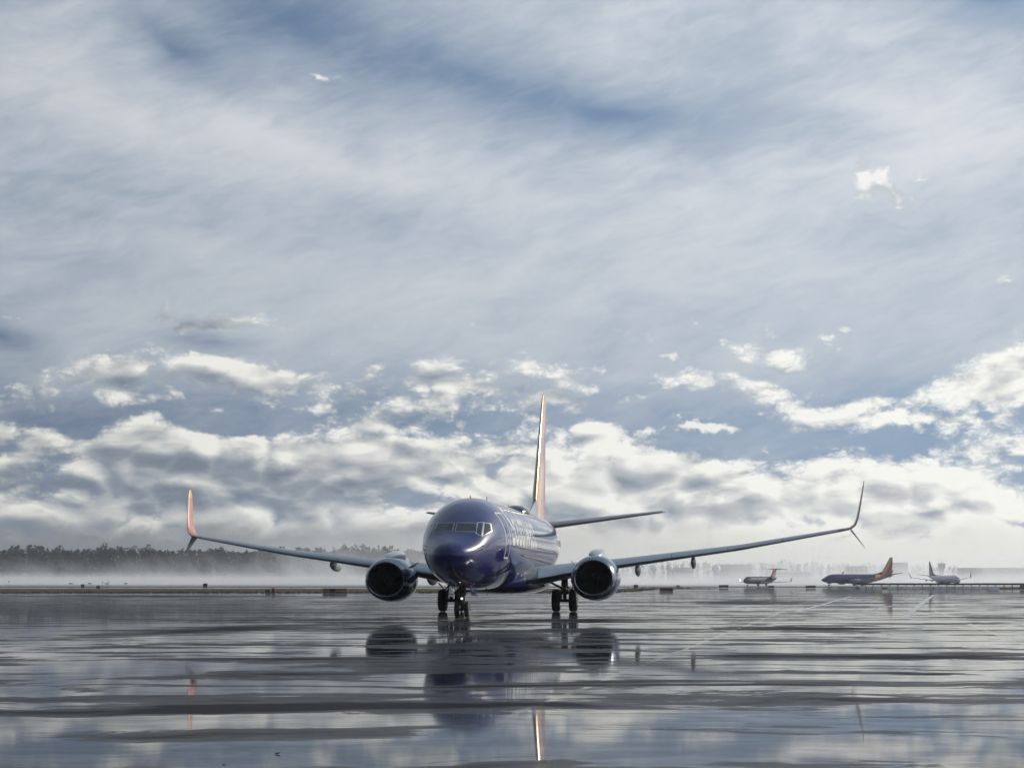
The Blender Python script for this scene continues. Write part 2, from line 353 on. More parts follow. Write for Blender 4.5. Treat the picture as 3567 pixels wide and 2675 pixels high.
def patch(F, fn, quad, nu, nv, off, name, mat, parent, skirt=.02):
    """curved panel: four corners bilinear -> surface, lifted by off, with edges turned down into the skin"""
    (a, b, c, d) = quad; V_ = []; Fc = []
    for j in range(nv+1):
        for i in range(nu+1):
            u, v = i/nu, j/nv
            q = [(a[k]*(1-u)+b[k]*u)*(1-v)+(d[k]*(1-u)+c[k]*u)*v for k in (0, 1)]
            V_.append(F.off(fn(*q), off))
    for j in range(nv):
        for i in range(nu):
            k = j*(nu+1)+i; Fc.append((k, k+1, k+nu+2, k+nu+1))
    edge = list(range(nu+1))+[(j+1)*(nu+1)-1 for j in range(1, nv+1)]+[nv*(nu+1)+i for i in range(nu-1, -1, -1)]+[j*(nu+1) for j in range(nv-1, 0, -1)]
    k0 = len(V_); V_ += [F.off(V_[e_], -skirt) for e_ in edge]; m_ = len(edge)
    for i in range(m_): j = (i+1) % m_; Fc.append((edge[i], edge[j], k0+j, k0+i))
    return mesh(name, V_, Fc, mat, parent)
def strip(F, fn, path, width, off, name, mat, parent):      # thin painted line following the skin
    V_ = []; Fc = []; n = len(path)
    P_ = [F.off(fn(*p), off) for p in path]
    for i, p in enumerate(P_):
        d = (P_[min(i+1,n-1)]-P_[max(i-1,0)]).normalized(); nr = F.nrm(*p); a = d.cross(nr).normalized()*width/2
        V_ += [p-a, p+a, p-a-nr*.012, p+a-nr*.012]
    for i in range(n-1):
        k = i*4
        Fc += [(k, k+1, k+5, k+4), (k, k+4, k+6, k+2), (k+1, k+3, k+7, k+5)]
    return mesh(name, V_, Fc, mat, parent)
def airfoil(n=11, t=.12, c0_=0, c1_=1):                     # closed loop of (chord fraction, height fraction)
    f = lambda x: 5*t*(.2969*math.sqrt(max(x,0))-.126*x-.3516*x*x+.2843*x**3-.1036*x**4)
    xs = [c0_+(c1_-c0_)*(1-math.cos(math.pi*k/n))/2 for k in range(n+1)]
    return [(x, f(x)+.02*4*x*(1-x)) for x in reversed(xs)]+[(x, -f(x)*.85+.02*4*x*(1-x)) for x in xs[1:]]
def lift(secs, name, mat, parent, c1_=1, grow=1.0, n=11, vertical=False):
    """secs: (x, yLE, z, chord, t/c, cant) ; cant 0 = horizontal surface, 90 = vertical"""
    rings = []
    for x, y, z, c, t, cant in secs:
        ca, sa = math.cos(R(cant)), math.sin(R(cant)); rg = []
        for u, h in airfoil(n, t*grow, 0, c1_):
            sgn = -1 if x < 0 else 1
            hh = h*c; rg.append((x-sgn*hh*sa, y+u*c-(grow-1)*.3, z+hh*ca))
        rings.append(rg)
    return MB().loft(rings).build(name, mat, parent, sharp=50)
def isec(secs, x):
    for a, b in zip(secs, secs[1:]):
        if abs(a[0]) <= abs(x) <= abs(b[0]):
            t = (abs(x)-abs(a[0]))/(abs(b[0])-abs(a[0])); return tuple(a[k]+(b[k]-a[k])*t for k in range(6))
    return secs[-1]
def wheel(c, r, wd, parent, name='wheel'):
    t = MB().lathe_x(c, [(-wd/2+.02, r*.55),(-wd/2, r*.72),(-wd/2+.02, r*.9),(-wd/4, r*.99),(-.03, r),(-.02, r*.975),(.02,r*.975),(.03,r),(wd/4, r*.99),(wd/2-.02, r*.9),(wd/2, r*.72),(wd/2-.02, r*.55)]).build('tyre', M['tyre'], parent)
    MB().lathe_x(c, [(-wd/2+.05, .04),(-wd/2+.07, r*.3),(-wd/2+.01, r*.5),(-wd/2+.03, r*.56),(wd/2-.03, r*.56),(wd/2-.01, r*.5),(wd/2-.07, r*.3),(wd/2-.05, .04)]).build('rim', M['rim'], parent)

def airliner(label, cat, loc, rz, scheme, detail=2, group=None):
    A = empty('airliner', loc, rz, label=label, cat=cat, group=group)
    F = Fuselage(FUS); sw = scheme == 'navy'
    body = F.build(M['body'] if sw else M['white'], A)
    # wing-body fairing under the belly
    rings = []
    for y, wx, zt, zb in [(12.6,.5,1.6,1.22),(13.4,1.5,2.0,1.10),(14.6,2.0,2.35,1.02),(17,2.16,2.45,.99),(20,2.12,2.4,1.0),(22.3,1.9,2.2,1.08),(24,1.3,1.8,1.16),(25,.5,1.5,1.30)]:
        rg = []
        for k in range(24):
            t = math.pi*2*k/24; c_, s_ = math.cos(t), math.sin(t); p_ = .7
            rg.append((wx*math.copysign(abs(s_)**p_, s_), y, (zt+zb)/2+(zt-zb)/2*math.copysign(abs(c_)**p_, c_)))
        rings.append(rg)
    MB().loft(rings).build('belly_fairing', M['navy'] if sw else M['wing'], A)
    # fin, dorsal fillet, rudder
    fm = M['fin'] if sw else M['bluefin']
    fin = lift([(0,31.6,4.9,5.0,.11,90),(0,32.7,6.6,4.25,.11,90),(0,36.65,12.55,1.75,.10,90),(0,36.9,12.74,1.35,.07,90)], 'tail_fin', fm, A)
    lift([(0,35.9,5.25,2.0,.001,90),(0,37.6,11.9,.75,.001,90)], 'rudder', fm, fin)
    MB().loft([[(-.03,27.6,5.2),(.03,27.6,5.2),(.03,27.6,5.24),(-.03,27.6,5.24)], [(-.09,30,5.1),(.09,30,5.1),(.03,30,5.62),(-.03,30,5.62)],
               [(-.2,32.4,5.1),(.2,32.4,5.1),(.07,32.4,6.32),(-.07,32.4,6.32)]]).build('dorsal_fillet', M['navy'] if sw else fm, fin)
    for sgn in (-1, 1):
        # horizontal stabiliser
        lift([(sgn*.3,33.3,4.78,4.3,.11,0),(sgn*1.1,33.9,4.88,3.9,.11,0),(sgn*7.0,37.25,5.74,1.5,.10,0),(sgn*7.18,37.6,5.77,1.1,.06,0)], 'stabilizer', M['wing'], A)
        # wing
        dz = .13 if sgn > 0 else -.13
        zt = 4.08+dz
        secs = [(sgn*1.2,13.3,1.66,8.3,.13,0),(sgn*1.9,13.9,1.74,7.6,.13,0),(sgn*4.83,15.75,2.24+dz*.25,5.35,.115,0),(sgn*5.9,16.3,2.40+dz*.33,4.55,.11,0),
                (sgn*11.5,19.25,3.16+dz*.65,3.0,.105,0),(sgn*16.75,22.0,zt,1.72,.10,0)]
        wng = lift(secs, 'wing', M['wing'], A, n=13)
        for a, b in ([(2.1,4.2),(5.5,8.2),(8.25,10.9),(10.95,13.6),(13.65,16.4)] if detail > 0 else []):
            s1, s2 = isec(secs, sgn*a), isec(secs, sgn*b)
            lift([(sgn*a,)+s1[1:], (sgn*b,)+s2[1:]], 'slat', M['alu'], wng, c1_=.13, grow=1.05, n=6)
        wl = lift([(sgn*16.75,22.0,zt,1.70,.095,0),(sgn*17.08,22.2,zt+.07,1.62,.09,25),(sgn*17.33,22.45,zt+.26,1.5,.085,52),(sgn*17.47,22.75,zt+.58,1.36,.08,74),
              (sgn*17.60,23.2,zt+1.1,1.15,.08,80),(sgn*17.86,24.3,zt+2.35,.68,.075,80),(sgn*17.90,24.65,zt+2.62,.30,.06,80)], 'winglet', M['winglet'] if sw else M['wing'], wng)
        wl.data.materials.append(M['wing'])
        for pg in wl.data.polygons:
            if pg.normal.x*sgn > 0: pg.material_index = 1        # the outer face is plain grey
        lift([(sgn*17.12,22.45,zt+.02,1.1,.07,-50),(sgn*17.45,22.95,zt-.36,.75,.06,-48),(sgn*17.88,23.6,zt-.88,.28,.05,-48)], 'ventral_winglet', M['wing'], wng)
        MB().lathe_y((sgn*16.6, 22.02, zt), [(0,.005),(.03,.04),(.09,.055),(.2,.05),(.24,.01)], 10).build('navigation_light', (M['lightred'] if detail > 1 else M['lampg']) if sgn > 0 else M['lampg'], wng)
        for fx, yy, zz in ((3.95,22.0,1.78),(6.45,22.4,2.12),(9.2,23.0,2.52)):
            q = isec(secs, sgn*fx); L_ = 3.1 if fx < 8 else 2.7; y0 = q[1]+q[3]*.62
            MB().lathe_y((sgn*fx, y0, q[2]-.27), [(0,.02),(.25,.11),(.8,.165),(1.5,.175),(2.2,.13),(L_,.02)], 16, mod=lambda x, z, y: (x*.82, z*1.75-.05*y)).build('flap_fairing', M['wing'], wng)
        # engine
        ex, ey, ez = sgn*4.83, 12.35, 1.73+(.04 if sgn > 0 else -.04)
        def flat(x, z, y, k=1):
            wgt = max(0, 1-y/3.2)
            if z < 0: z *= 1-.10*wgt; x *= 1+.05*wgt*min(1, -z)
            return x*1.03, z
        nac = MB().lathe_y((ex,ey,ez), [(.13,.915),(.3,.985),(.7,1.05),(1.2,1.09),(1.9,1.10),(2.6,1.05),(3.2,.95),(3.75,.82),(3.74,.80),(3.1,.88)], 48, flat, caps=False).build('engine', M['navy'] if sw else M['wing'], A)
        MB().lathe_y((ex,ey,ez), [(.34,.995),(.13,.93),(.04,.885),(0,.845),(.03,.80),(.10,.775),(.25,.765),(.24,.80)], 48, flat, caps=False).build('inlet_lip', M['lip'], nac)
        MB().lathe_y((ex,ey,ez), [(.2,.768),(.6,.785),(1.05,.79),(1.06,.02)], 40, caps=False).build('inlet_duct', M['duct'], nac)
        fan = MB()
        for k in range(24):
            t = 2*math.pi*k/24; c_, s_ = math.cos(t), math.sin(t)
            vs_ = []
            for r_, tw, ch in ((.24,.35,.10),(.5,.75,.12),(.775,1.05,.13)):
                for h in (-1, 1):
                    dx_, dy_ = h*ch*math.sin(tw), h*ch*math.cos(tw)*.8
                    vs_.append((ex+r_*s_+dx_*c_, ey+.86+dy_, ez+r_*c_-dx_*s_))
            fan.add(vs_, [(0,1,3,2),(2,3,5,4)])
        if detail > 0:
            fan.build('fan', M['blade'], nac)
            MB().lathe_y((ex,ey,ez), [(.45,.005),(.52,.07),(.65,.15),(.8,.22),(.95,.26)], 24).build('spinner', M['blade'], nac)
        MB().lathe_y((ex,ey,ez+.04), [(3.0,.62),(3.7,.60),(4.3,.50),(4.75,.40),(4.74,.37),(4.2,.45)], 28, caps=False).build('core_nozzle', M['nozzle'], nac)
        MB().lathe_y((ex,ey,ez+.04), [(4.1,.3),(4.6,.25),(5.1,.12),(5.3,.01)], 20).build('exhaust_plug', M['nozzle'], nac)
        rings = []
        for y, hw_, zb, zt_ in [(.85,.05,ez+1.0,ez+1.05),(1.2,.26,ez+.96,ez+1.18),(1.9,.36,ez+.96,ez+1.32),(2.8,.40,ez+.9,ez+1.38),(3.5,.40,ez+.75,ez+1.42),(4.6,.32,ez+.5,ez+1.15),(6.2,.12,ez+.45,ez+.8)]:
            rings.append([(ex+hw_*a, ey+y, zb+(zt_-zb)*b) for a, b in ((-1,0),(-1,.55),(-.75,.88),(-.3,1),(.3,1),(.75,.88),(1,.55),(1,0))])
        MB().loft(rings).build('pylon', M['pylon'] if sw else M['wing'], nac)
        # chine on the inboard side of the nacelle
        if detail > 1:
            cs = -sgn
            MB().add([(ex+cs*.92,ey+1.0,ez+.62),(ex+cs*.95,ey+2.1,ez+.64),(ex+cs*1.22,ey+2.1,ez+.86),(ex+cs*1.1,ey+1.6,ez+.77),
                      (ex+cs*.92,ey+1.0,ez+.59),(ex+cs*.95,ey+2.1,ez+.60),(ex+cs*1.23,ey+2.1,ez+.84),(ex+cs*1.11,ey+1.6,ez+.75)],
                     [(0,1,2,3),(7,6,5,4),(0,3,7,4),(3,2,6,7),(2,1,5,6),(1,0,4,5)]).build('chine', M['navy'], nac, smooth=False)
        # main gear
        g = MB(); gx = sgn*2.86
        g.tube([(gx,19.55,2.3),(gx,19.6,1.25)], [.13,.15], 16); g.tube([(gx,19.6,1.25),(gx,19.6,.5)], [.10,.09], 14)
        g.tube([(gx-.62,19.6,.565),(gx+.62,19.6,.565)], .085, 12)
        g.tube([(gx-sgn*.02,19.5,1.12),(gx-sgn*1.25,19.4,1.75)], .055, 8)
        g.tube([(gx+sgn*.10,19.45,1.25),(gx+sgn*.34,19.4,1.12),(gx+sgn*.62,19.4,1.45)], .035, 8)
        g.tube([(gx,19.35,1.2),(gx,19.15,.9),(gx,19.4,.62)], .05, 8)
        g.tube([(gx-.13,19.42,2.1),(gx-.15,19.42,.75)], .025, 6); g.tube([(gx+.14,19.5,2.1),(gx+.16,19.5,.9)], .02, 6)
        g.box((gx, 19.6, .98), (.40,.34,.22)); g.box((gx-.2, 19.55, .80), (.14,.3,.28))
        leg = g.build('main_gear_leg', M['strut'], A)
        MB().box((gx+sgn*.36,19.6,1.75), (.04,.9,.55)).build('gear_door', M['wing'], leg, smooth=False)
        for h in (-1, 1): wheel((gx+h*.43, 19.6, .565), .565, .41, leg)
    # nose gear
    g = MB(); g.tube([(0,3.95,1.5),(0,4.0,.85)], [.10,.11], 14); g.tube([(0,4.0,.85),(0,4.02,.33)], [.07,.07], 12)
    g.tube([(-.30,4.02,.345),(.30,4.02,.345)], .05, 10); g.tube([(0,3.85,.95),(0,3.72,.7),(0,3.92,.42)], .035, 8)
    g.tube([(-.14,4.1,1.4),(-.05,4.1,.75)], .03, 6); g.tube([(.14,4.1,1.4),(.05,4.1,.75)], .03, 6); g.box((0,3.9,.98), (.34,.16,.14))
    leg = g.build('nose_gear_leg', M['strut'], A)
    for h in (-1, 1):
        wheel((h*.21, 4.02, .345), .345, .2, leg)
        MB().add([(h*.40,3.2,1.38),(h*.42,4.9,1.32),(h*.50,4.85,.86),(h*.49,3.35,.92),(h*.43,3.2,1.38),(h*.45,4.9,1.32),(h*.53,4.85,.86),(h*.52,3.35,.92)],
                 [(0,1,2,3),(7,6,5,4),(0,3,7,4),(3,2,6,7),(2,1,5,6),(1,0,4,5)]).build('gear_door', M['navy'] if sw else M['wing'], leg, smooth=False)
    if detail > 1:
        MB().lathe_y((0.02,3.70,.80), [(0,.005),(.01,.045),(.05,.05),(.12,.03)], 12).build('taxi_light', M['lampw'], leg)
    # cockpit windows (front pair by front view, side pairs by side view)
    for sgn in (-1, 1):
        fr = lambda x, z: F.front(x, z)
        sd_ = lambda y, z: F.side(y, z, sgn)
        def win(fn, q, grow_):
            cx_, cz_ = sum(p[0] for p in q)/4, sum(p[1] for p in q)/4
            big = [(p[0]+math.copysign(grow_, p[0]-cx_), p[1]+math.copysign(grow_*.8, p[1]-cz_)) for p in q]
            if detail > 1: patch(F, fn, big, 8, 6, .006, 'window_frame', M['frame'], body)
            patch(F, fn, q, 8, 6, .013, 'cockpit_window', M['glass'], body)
        win(fr, [(sgn*.07,3.66),(sgn*.86,3.64),(sgn*.80,3.99),(sgn*.07,4.00)], .028)
        win(fr, [(sgn*.88,3.59),(sgn*1.06,3.48),(sgn*1.02,4.02),(sgn*.86,4.01)], .040)
        win(fr, [(sgn*1.13,3.48),(sgn*1.34,3.70),(sgn*1.26,3.97),(sgn*1.08,4.02)], .040)
    # outside details on the body
    if detail > 1:
        rings = [[(hw_*math.sin(t), y, 5.18+max(-.05, h*math.cos(t))) for t in (2*math.pi*k/20 for k in range(20))] for y, hw_, h in ((21.6,.05,.02),(21.9,.52,.24),(22.5,.66,.38),(23.6,.68,.42),(24.6,.58,.36),(25.6,.2,.12))]
        MB().loft(rings).build('antenna_radome', M['black'], A)
        for y, h in ((6.2,.09),(11.5,.28),(19.5,.26)):
            MB().add([(-.015,y,5.2),(.015,y,5.2),(.015,y+.35,5.2),(-.015,y+.35,5.2),(-.008,y+.18,5.22+h),(.008,y+.18,5.22+h),(.008,y+.34,5.22+h),(-.008,y+.34,5.22+h)],
                     [(0,3,2,1),(4,5,6,7),(0,1,5,4),(1,2,6,5),(2,3,7,6),(3,0,4,7)]).build('blade_antenna', M['black'], body, smooth=False)
        for y in (9.5, 15.5):
            MB().tube([(.3,y,1.32),(.3,y+.12,1.0)], [.03,.012], 6).build('blade_antenna', M['black'], body)
        for sgn in (-1, 1):
            for z0, y0 in ((3.05,1.75),(2.9,1.6)):
                p = F.side(y0, z0, sgn); n_ = F.nrm(*p)
                MB().tube([p, p+n_*.10+Vector((0,-.02,0)), p+n_*.12+Vector((0,-.2,0))], [.018,.014,.009], 8).build('pitot_probe', M['alu'], body)
            # doors: outline, handle patch and window
            for y0, y1, z0, z1 in ((4.75,5.62,2.62,4.50),(31.4,32.15,2.95,4.45)):
                path = []
                cr = [(y0,z0),(y1,z0),(y1,z1),(y0,z1),(y0,z0)]
                for (a, b), (c_, d_) in zip(cr, cr[1:]):
                    path += [(a+(c_-a)*k/10, b+(d_-b)*k/10) for k in range(10)]
                path.append((y0, z0))
                strip(F, lambda y, z: F.side(y, z, sgn), path, .085, .007, 'door_outline', M['letter'], body)
                patch(F, lambda y, z: F.side(y, z, sgn), [(y0+.30,3.66),(y1-.30,3.66),(y1-.30,3.92),(y0+.30,3.92)], 3, 4, .008, 'door_window', M['cabin'], body)
                patch(F, lambda y, z: F.side(y, z, sgn), [(y0+.26,3.30),(y1-.26,3.30),(y1-.26,3.40),(y0+.26,3.40)], 3, 2, .008, 'door_handle', M['frame'], body)
            # cabin windows share one mesh on the constant section
            first = None
            for k in range(48):
                y = 6.9+k*.508
                if y > 31: break
                if y < 25.3 and first is not None:
                    o = first.copy(); col.objects.link(o); o.parent = body; o.location = (0, y-9.44, 0); continue
                o = patch(F, lambda y, z: F.side(y, z, sgn), [(y-.105,3.52),(y+.105,3.52),(y+.105,3.86),(y-.105,3.86)], 2, 4, .006, 'cabin_window', M['cabin'], body)
                if abs(y-9.44) < .01: first = o
            # name on the side
            cu = bpy.data.curves.new('lettering', 'FONT'); cu.body = 'Southwest'; cu.size = 2.62; cu.offset = .035; cu.resolution_u = 6
            to = bpy.data.objects.new('tmp', cu); col.objects.link(to); bpy.context.view_layer.update()
            me = bpy.data.meshes.new_from_object(to.evaluated_get(bpy.context.evaluated_depsgraph_get())); bpy.data.objects.remove(to)
            bm = bmesh.new(); bm.from_mesh(me)
            xs = [v.co.x for v in bm.verts]; x0, x1 = min(xs), max(xs)
            for k in range(-6, 24): bmesh.ops.bisect_plane(bm, geom=bm.verts[:]+bm.edges[:]+bm.faces[:], plane_co=(0, k*.11, 0), plane_no=(0,1,0))
            for v in bm.verts:
                u = (v.co.x-x0)/(x1-x0); u = u if sgn > 0 else 1-u
                y = 6.15+u*9.3; p = F.arc(y, v.co.y*.98-.12, sgn); v.co = F.off(p, .006)
            bmesh.ops.recalc_face_normals(bm, faces=bm.faces)
            bm.to_mesh(me); bm.free(); me.materials.clear(); me.materials.append(M['letter'])
            o = bpy.data.objects.new('lettering', me); col.objects.link(o); o.parent = body
    for ch in A.children:                                   # the body sits low on its legs
        if not ch.name.startswith(('main_gear', 'nose_gear')): ch.location.z -= .12
    return A
def copy_tree(o, parent=None):
    c = o.copy(); col.objects.link(c); c.parent = parent
    for ch in o.children: copy_tree(ch, c)
    return c
def at(px, d, z=0): return Vector(((px-CX)*d/FPX, d, z))     # a photo column and a distance -> a place on the ground

YAW = 6.85
hdg = Vector((math.sin(R(YAW)), math.cos(R(YAW)), 0))
MAIN_D = 76.4
root = Vector((-2.07, MAIN_D, 0))-hdg*4.0
airliner('large dark blue airliner with gold and red tail fin taxiing towards the camera', 'airliner', root, -R(YAW), 'navy')

# aircraft parked or taxiing far behind
B = airliner('distant dark blue airliner with orange red tail, its nose to the left', 'airliner', at(2862, 745), -R(64), 'navy', detail=0); B.scale = (.93,)*3
Cc = airliner('white airliner with a blue tail far off at the right, angled nose to the right', 'airliner', at(3345, 965), R(12), 'white', detail=0)

# ------------------------------------------------------------------ regional jet (rear engines, T tail)
def regional_jet(label, loc, rz):
    A = empty('regional_jet', loc, rz, label=label, cat='regional jet')
    F = Fuselage(smooth_tab([(0,1.75,1.75,.001,1.75),(.1,1.98,1.52,.25,1.75),(.6,2.3,1.2,.62,1.78),(1.4,2.62,.95,.95,1.85),(2.2,3.05,.82,1.16,1.95),(3.2,3.28,.75,1.3,2.0),(4.5,3.32,.72,1.345,2.02),
        (18,3.32,.72,1.345,2.02),(21,3.32,1.15,1.2,2.2),(24,3.2,1.9,.8,2.5),(26,3.05,2.4,.35,2.7),(26.8,2.9,2.6,.1,2.75)], 3))
    b = F.build(M['greypaint'], A, 40)
    for sgn in (-1, 1):
        wl = lift([(sgn*.6,10.6,1.0,5.6,.12,0),(sgn*3.4,12.6,1.12,3.4,.11,0),(sgn*9.6,16.2,1.5,1.5,.10,0)], 'wing', M['wing'], A)
        lift([(sgn*9.6,16.2,1.5,1.5,.09,0),(sgn*9.85,16.5,1.7,1.3,.09,55),(sgn*10.1,17.3,2.9,.7,.08,80)], 'winglet', M['wing'], wl)
        e_ = MB().lathe_y((sgn*2.05,16.9,2.75), [(.0,.5),(-.04,.56),(.1,.63),(.6,.70),(1.8,.70),(3.0,.58),(3.5,.42),(3.4,.38)], 24, caps=False).build('engine', M['greypaint'], A)
        MB().lathe_y((sgn*2.05,16.9,2.75), [(.05,.5),(.7,.48),(.72,.02)], 24, caps=False).build('inlet_duct', M['duct'], e_)
        MB().box((sgn*1.5,18.4,2.7), (.8,2.2,.22)).build('pylon', M['greypaint'], e_, smooth=False)
        g = MB().tube([(sgn*1.6,14.6,1.2),(sgn*1.6,14.6,.37)], .08, 8).build('main_gear_leg', M['strut'], A)
        for h in (-1, 1): wheel((sgn*1.6+h*.24,14.6,.37), .37, .2, g)
        lift([(sgn*.05,24.4,6.0,2.4,.17,0),(sgn*3.9,26.3,5.85,1.5,.15,0)], 'stabilizer', M['black'], A)
        fr = lambda x, z: F.front(x, z)
        patch(F, fr, [(sgn*.05,2.42),(sgn*.60,2.40),(sgn*.56,2.74),(sgn*.05,2.78)], 4, 3, .012, 'cockpit_window', M['glass'], b)
        patch(F, fr, [(sgn*.66,2.38),(sgn*.98,2.40),(sgn*.86,2.72),(sgn*.62,2.74)], 4, 3, .012, 'cockpit_window', M['glass'], b)
    lift([(0,20.6,3.0,5.0,.12,90),(0,22.6,4.2,3.6,.12,90),(0,24.2,6.15,2.7,.10,90)], 'tail_fin', M['orange'], A)
    g = MB().tube([(0,2.6,.9),(0,2.6,.25)], .07, 8).build('nose_gear_leg', M['strut'], A)
    for h in (-1, 1): wheel((h*.16,2.6,.24), .24, .14, g)
    return A
M['greypaint'] = pmat('pale_grey_paint', (.045,.05,.06,1), .6, spec=.15, coat=0, var=.1)
M['orange'] = pmat('orange_red_paint', (.28,.03,.02,1), .3, coat=.4, var=.1)
regional_jet('small grey regional jet with red T tail far off beyond the grass', at(2592, 690), -R(33)).scale = (1.08,)*3

# ------------------------------------------------------------------ ground
def ground_mat():
    m = bpy.data.materials.new('wet_asphalt'); m.use_nodes = True; N = NT(m.node_tree)
    P = N.n('ShaderNodeNewGeometry').outputs['Position']
    wn = N.v('SUBTRACT', N.noise(P, .22, 4, .55, col=True), (.5,.5,.5))
    Pw = N.v('ADD', P, N.v('MULTIPLY', wn, (5.5, 3.2, 0)))
    Q = N.n('ShaderNodeMapping', {'Vector': Pw, 'Rotation': (0,0,R(-14)), 'Scale': (.42, 1, 1)}).outputs[0]
    big = N.noise(Q, .11, 3, .5)
    mid = N.noise(Q, .46, 6, .62, .35)
    fine = N.noise(Q, 1.9, 5, .65)
    st = N.noise(N.n('ShaderNodeMapping', {'Vector': Pw, 'Rotation': (0,0,R(8)), 'Scale': (.16, .62, 1)}).outputs[0], 1.0, 4, .62, .2)
    v = N.m('MULTIPLY_ADD', big, .38, N.m('MULTIPLY_ADD', mid, .72, N.m('MULTIPLY_ADD', st, .58, N.m('MULTIPLY', fine, .34))))
    sx_ = N.n('ShaderNodeSeparateXYZ', {0: N.v('ADD', P, N.v('MULTIPLY', wn, (.25, .2, 0)))})
    across = N.m('SUBTRACT', N.m('MULTIPLY', sx_.outputs[0], .9825/7.6), N.m('MULTIPLY', sx_.outputs[1], .186/7.6))
    jt = N.m('ABSOLUTE', N.m('SUBTRACT', N.m('FRACT', across), .5))          # sealed pavement joints every 7.6 m hold water
    v = N.m('ADD', N.m('SUBTRACT', v, .165), N.ramp(jt, .0, .014, .045, 0))
    Pb = N.v('ADD', P, N.v('MULTIPLY', wn, (3.0, 2.6, 0)))
    acc = None
    for f in DRY: acc = N.blob(Pb, *f, acc)
    v = N.m('SUBTRACT', v, acc)
    dep = N.m('ADD', v, 0.0)
    wet = N.ramp(v, .805, .862)                              # 1 = standing water, 0 = damp rough asphalt
    # painted lines show through as smooth bright film
    damp = N.ramp(v, .55, .84)
    grit = N.noise(P, 38, 4, .7)
    patchn = N.noise(P, .9, 5, .6)
    bump_r = N.n('ShaderNodeBump', {'Height': grit, 'Strength': .55, 'Distance': .006}).outputs[0]
    rip = N.noise(N.v('MULTIPLY', P, (.7, 1.6, 1)), 4.5, 4, .6)
    bump_w = N.n('ShaderNodeBump', {'Height': rip, 'Strength': .10, 'Distance': .003}).outputs[0]
    basec = N.mix(patchn, (.014,.016,.020,1), (.030,.031,.036,1))
    # rough damp asphalt: dark diffuse, with only a share of the surface carrying a water film
    dif = N.n('ShaderNodeBsdfDiffuse', {'Color': basec, 'Normal': bump_r}).outputs[0]
    film = N.n('ShaderNodeBsdfGlossy', {'Color': (1,1,1,1), 'Roughness': .16, 'Normal': bump_w}).outputs[0]
    dry = N.n('ShaderNodeMixShader', {0: N.ramp(damp, 0, 1, .045, .18), 1: dif, 2: film})
    pud = N.n('ShaderNodeBsdfPrincipled', {'Base Color': (.022,.024,.028,1), 'Roughness': .030, 'IOR': 1.33, 'Normal': bump_w})
    pudm = N.n('ShaderNodeMixShader', {0: N.ramp(fine, .35, .70, .66, .90), 1: dif, 2: pud.outputs[0]})
    mx = N.n('ShaderNodeMixShader', {0: wet, 1: dry.outputs[0], 2: pudm.outputs[0]})
    N.n('ShaderNodeOutputMaterial', {0: mx.outputs[0]}); return m
def gpx(x, y):                                              # photo pixel on the ground -> metres
    d = FPX*CAM_H/(y-HY); return (x-CX)*d/FPX, d
def band(x0, y0, x1, y1, half, amp):                       # long dry streak given by its two ends in the photo
    a, b = gpx(x0, y0), gpx(x1, y1)
    L_ = math.hypot(b[0]-a[0], b[1]-a[1])/2
    return ((a[0]+b[0])/2, (a[1]+b[1])/2, L_, half, math.degrees(math.atan2(b[1]-a[1], b[0]-a[0])), amp)
DRY = [band(-900,2488,3250,2440,1.0,.55), band(-600,2385,3900,2392,.55,.36), band(1900,2282,4300,2292,2.6,.42), band(2350,2190,3350,2190,7,.26),
       band(1550,2160,2450,2160,7,.34), band(1250,2250,2500,2240,9,.05), band(1250,2360,2250,2360,1.4,-.34), band(1350,2425,2250,2425,.7,-.3), band(1200,2560,2100,2560,1.2,-.25), band(1350,2315,2300,2315,1.6,-.12), band(-200,2245,1300,2165,3.0,.30), band(600,2290,1500,2300,1.6,.14), band(2600,2345,3700,2345,1.0,.26),
       band(-300,2078,1300,2074,26,.30), band(-400,2540,500,2530,.4,.14), band(1000,2525,2000,2527,.3,.10), band(2700,2590,3600,2600,.4,.14),
       band(1900,2095,3400,2100,24,.20),
       band(-300,2320,1000,2320,4.0,-.30), band(-300,2120,900,2120,14,-.22), (6,19,7,1.6,0,-.34), (-4,19.5,6,1.5,0,-.34), band(2300,2350,3700,2362,1.3,-.35), band(2500,2240,3700,2240,3,-.2), (0,16.5,14,1.8,0,-.35)]
def sheet(name, pts, z, mat, nx=1, **k):
    o = mesh(name, [(x, y, z) for x, y in pts], [tuple(range(len(pts)))], mat, smooth=False); return tag(o, **k)
sheet('apron', [(-2900,-300),(2900,-300),(2900,5000),(-2900,5000)], 0, ground_mat(), kind='structure')

def simple_noise_mat(name, c1, c2, scale, rough, spec=.3, bump=.3, stretch=(1,1,1)):
    m = bpy.data.materials.new(name); m.use_nodes = True; N = NT(m.node_tree)
    P = N.v('MULTIPLY', N.n('ShaderNodeNewGeometry').outputs['Position'], stretch)
    a = N.noise(P, scale, 7, .62); b = N.noise(P, scale*.13, 3, .5)
    f = N.ramp(N.m('MULTIPLY_ADD', b, .6, N.m('MULTIPLY', a, .6)), .40, .80)
    p_ = N.n('ShaderNodeBsdfPrincipled', {'Base Color': N.mix(f, c1, c2), 'Roughness': rough, 'Specular IOR Level': spec,
         'Normal': N.n('ShaderNodeBump', {'Height': a, 'Strength': bump, 'Distance': .1}).outputs[0]})
    N.n('ShaderNodeOutputMaterial', {0: p_.outputs[0]}); return m
M['grass'] = simple_noise_mat('winter_grass', (.055,.048,.026,1), (.115,.095,.052,1), .35, .95, .05)
M['blade'] = M['blade']
M['wetpave'] = simple_noise_mat('wet_pavement', (.10,.10,.105,1), (.16,.16,.165,1), .05, .18, .5, .05)
M['line'] = simple_noise_mat('worn_line_paint', (.34,.35,.34,1), (.60,.60,.57,1), 1.2, .30, .5, .1)
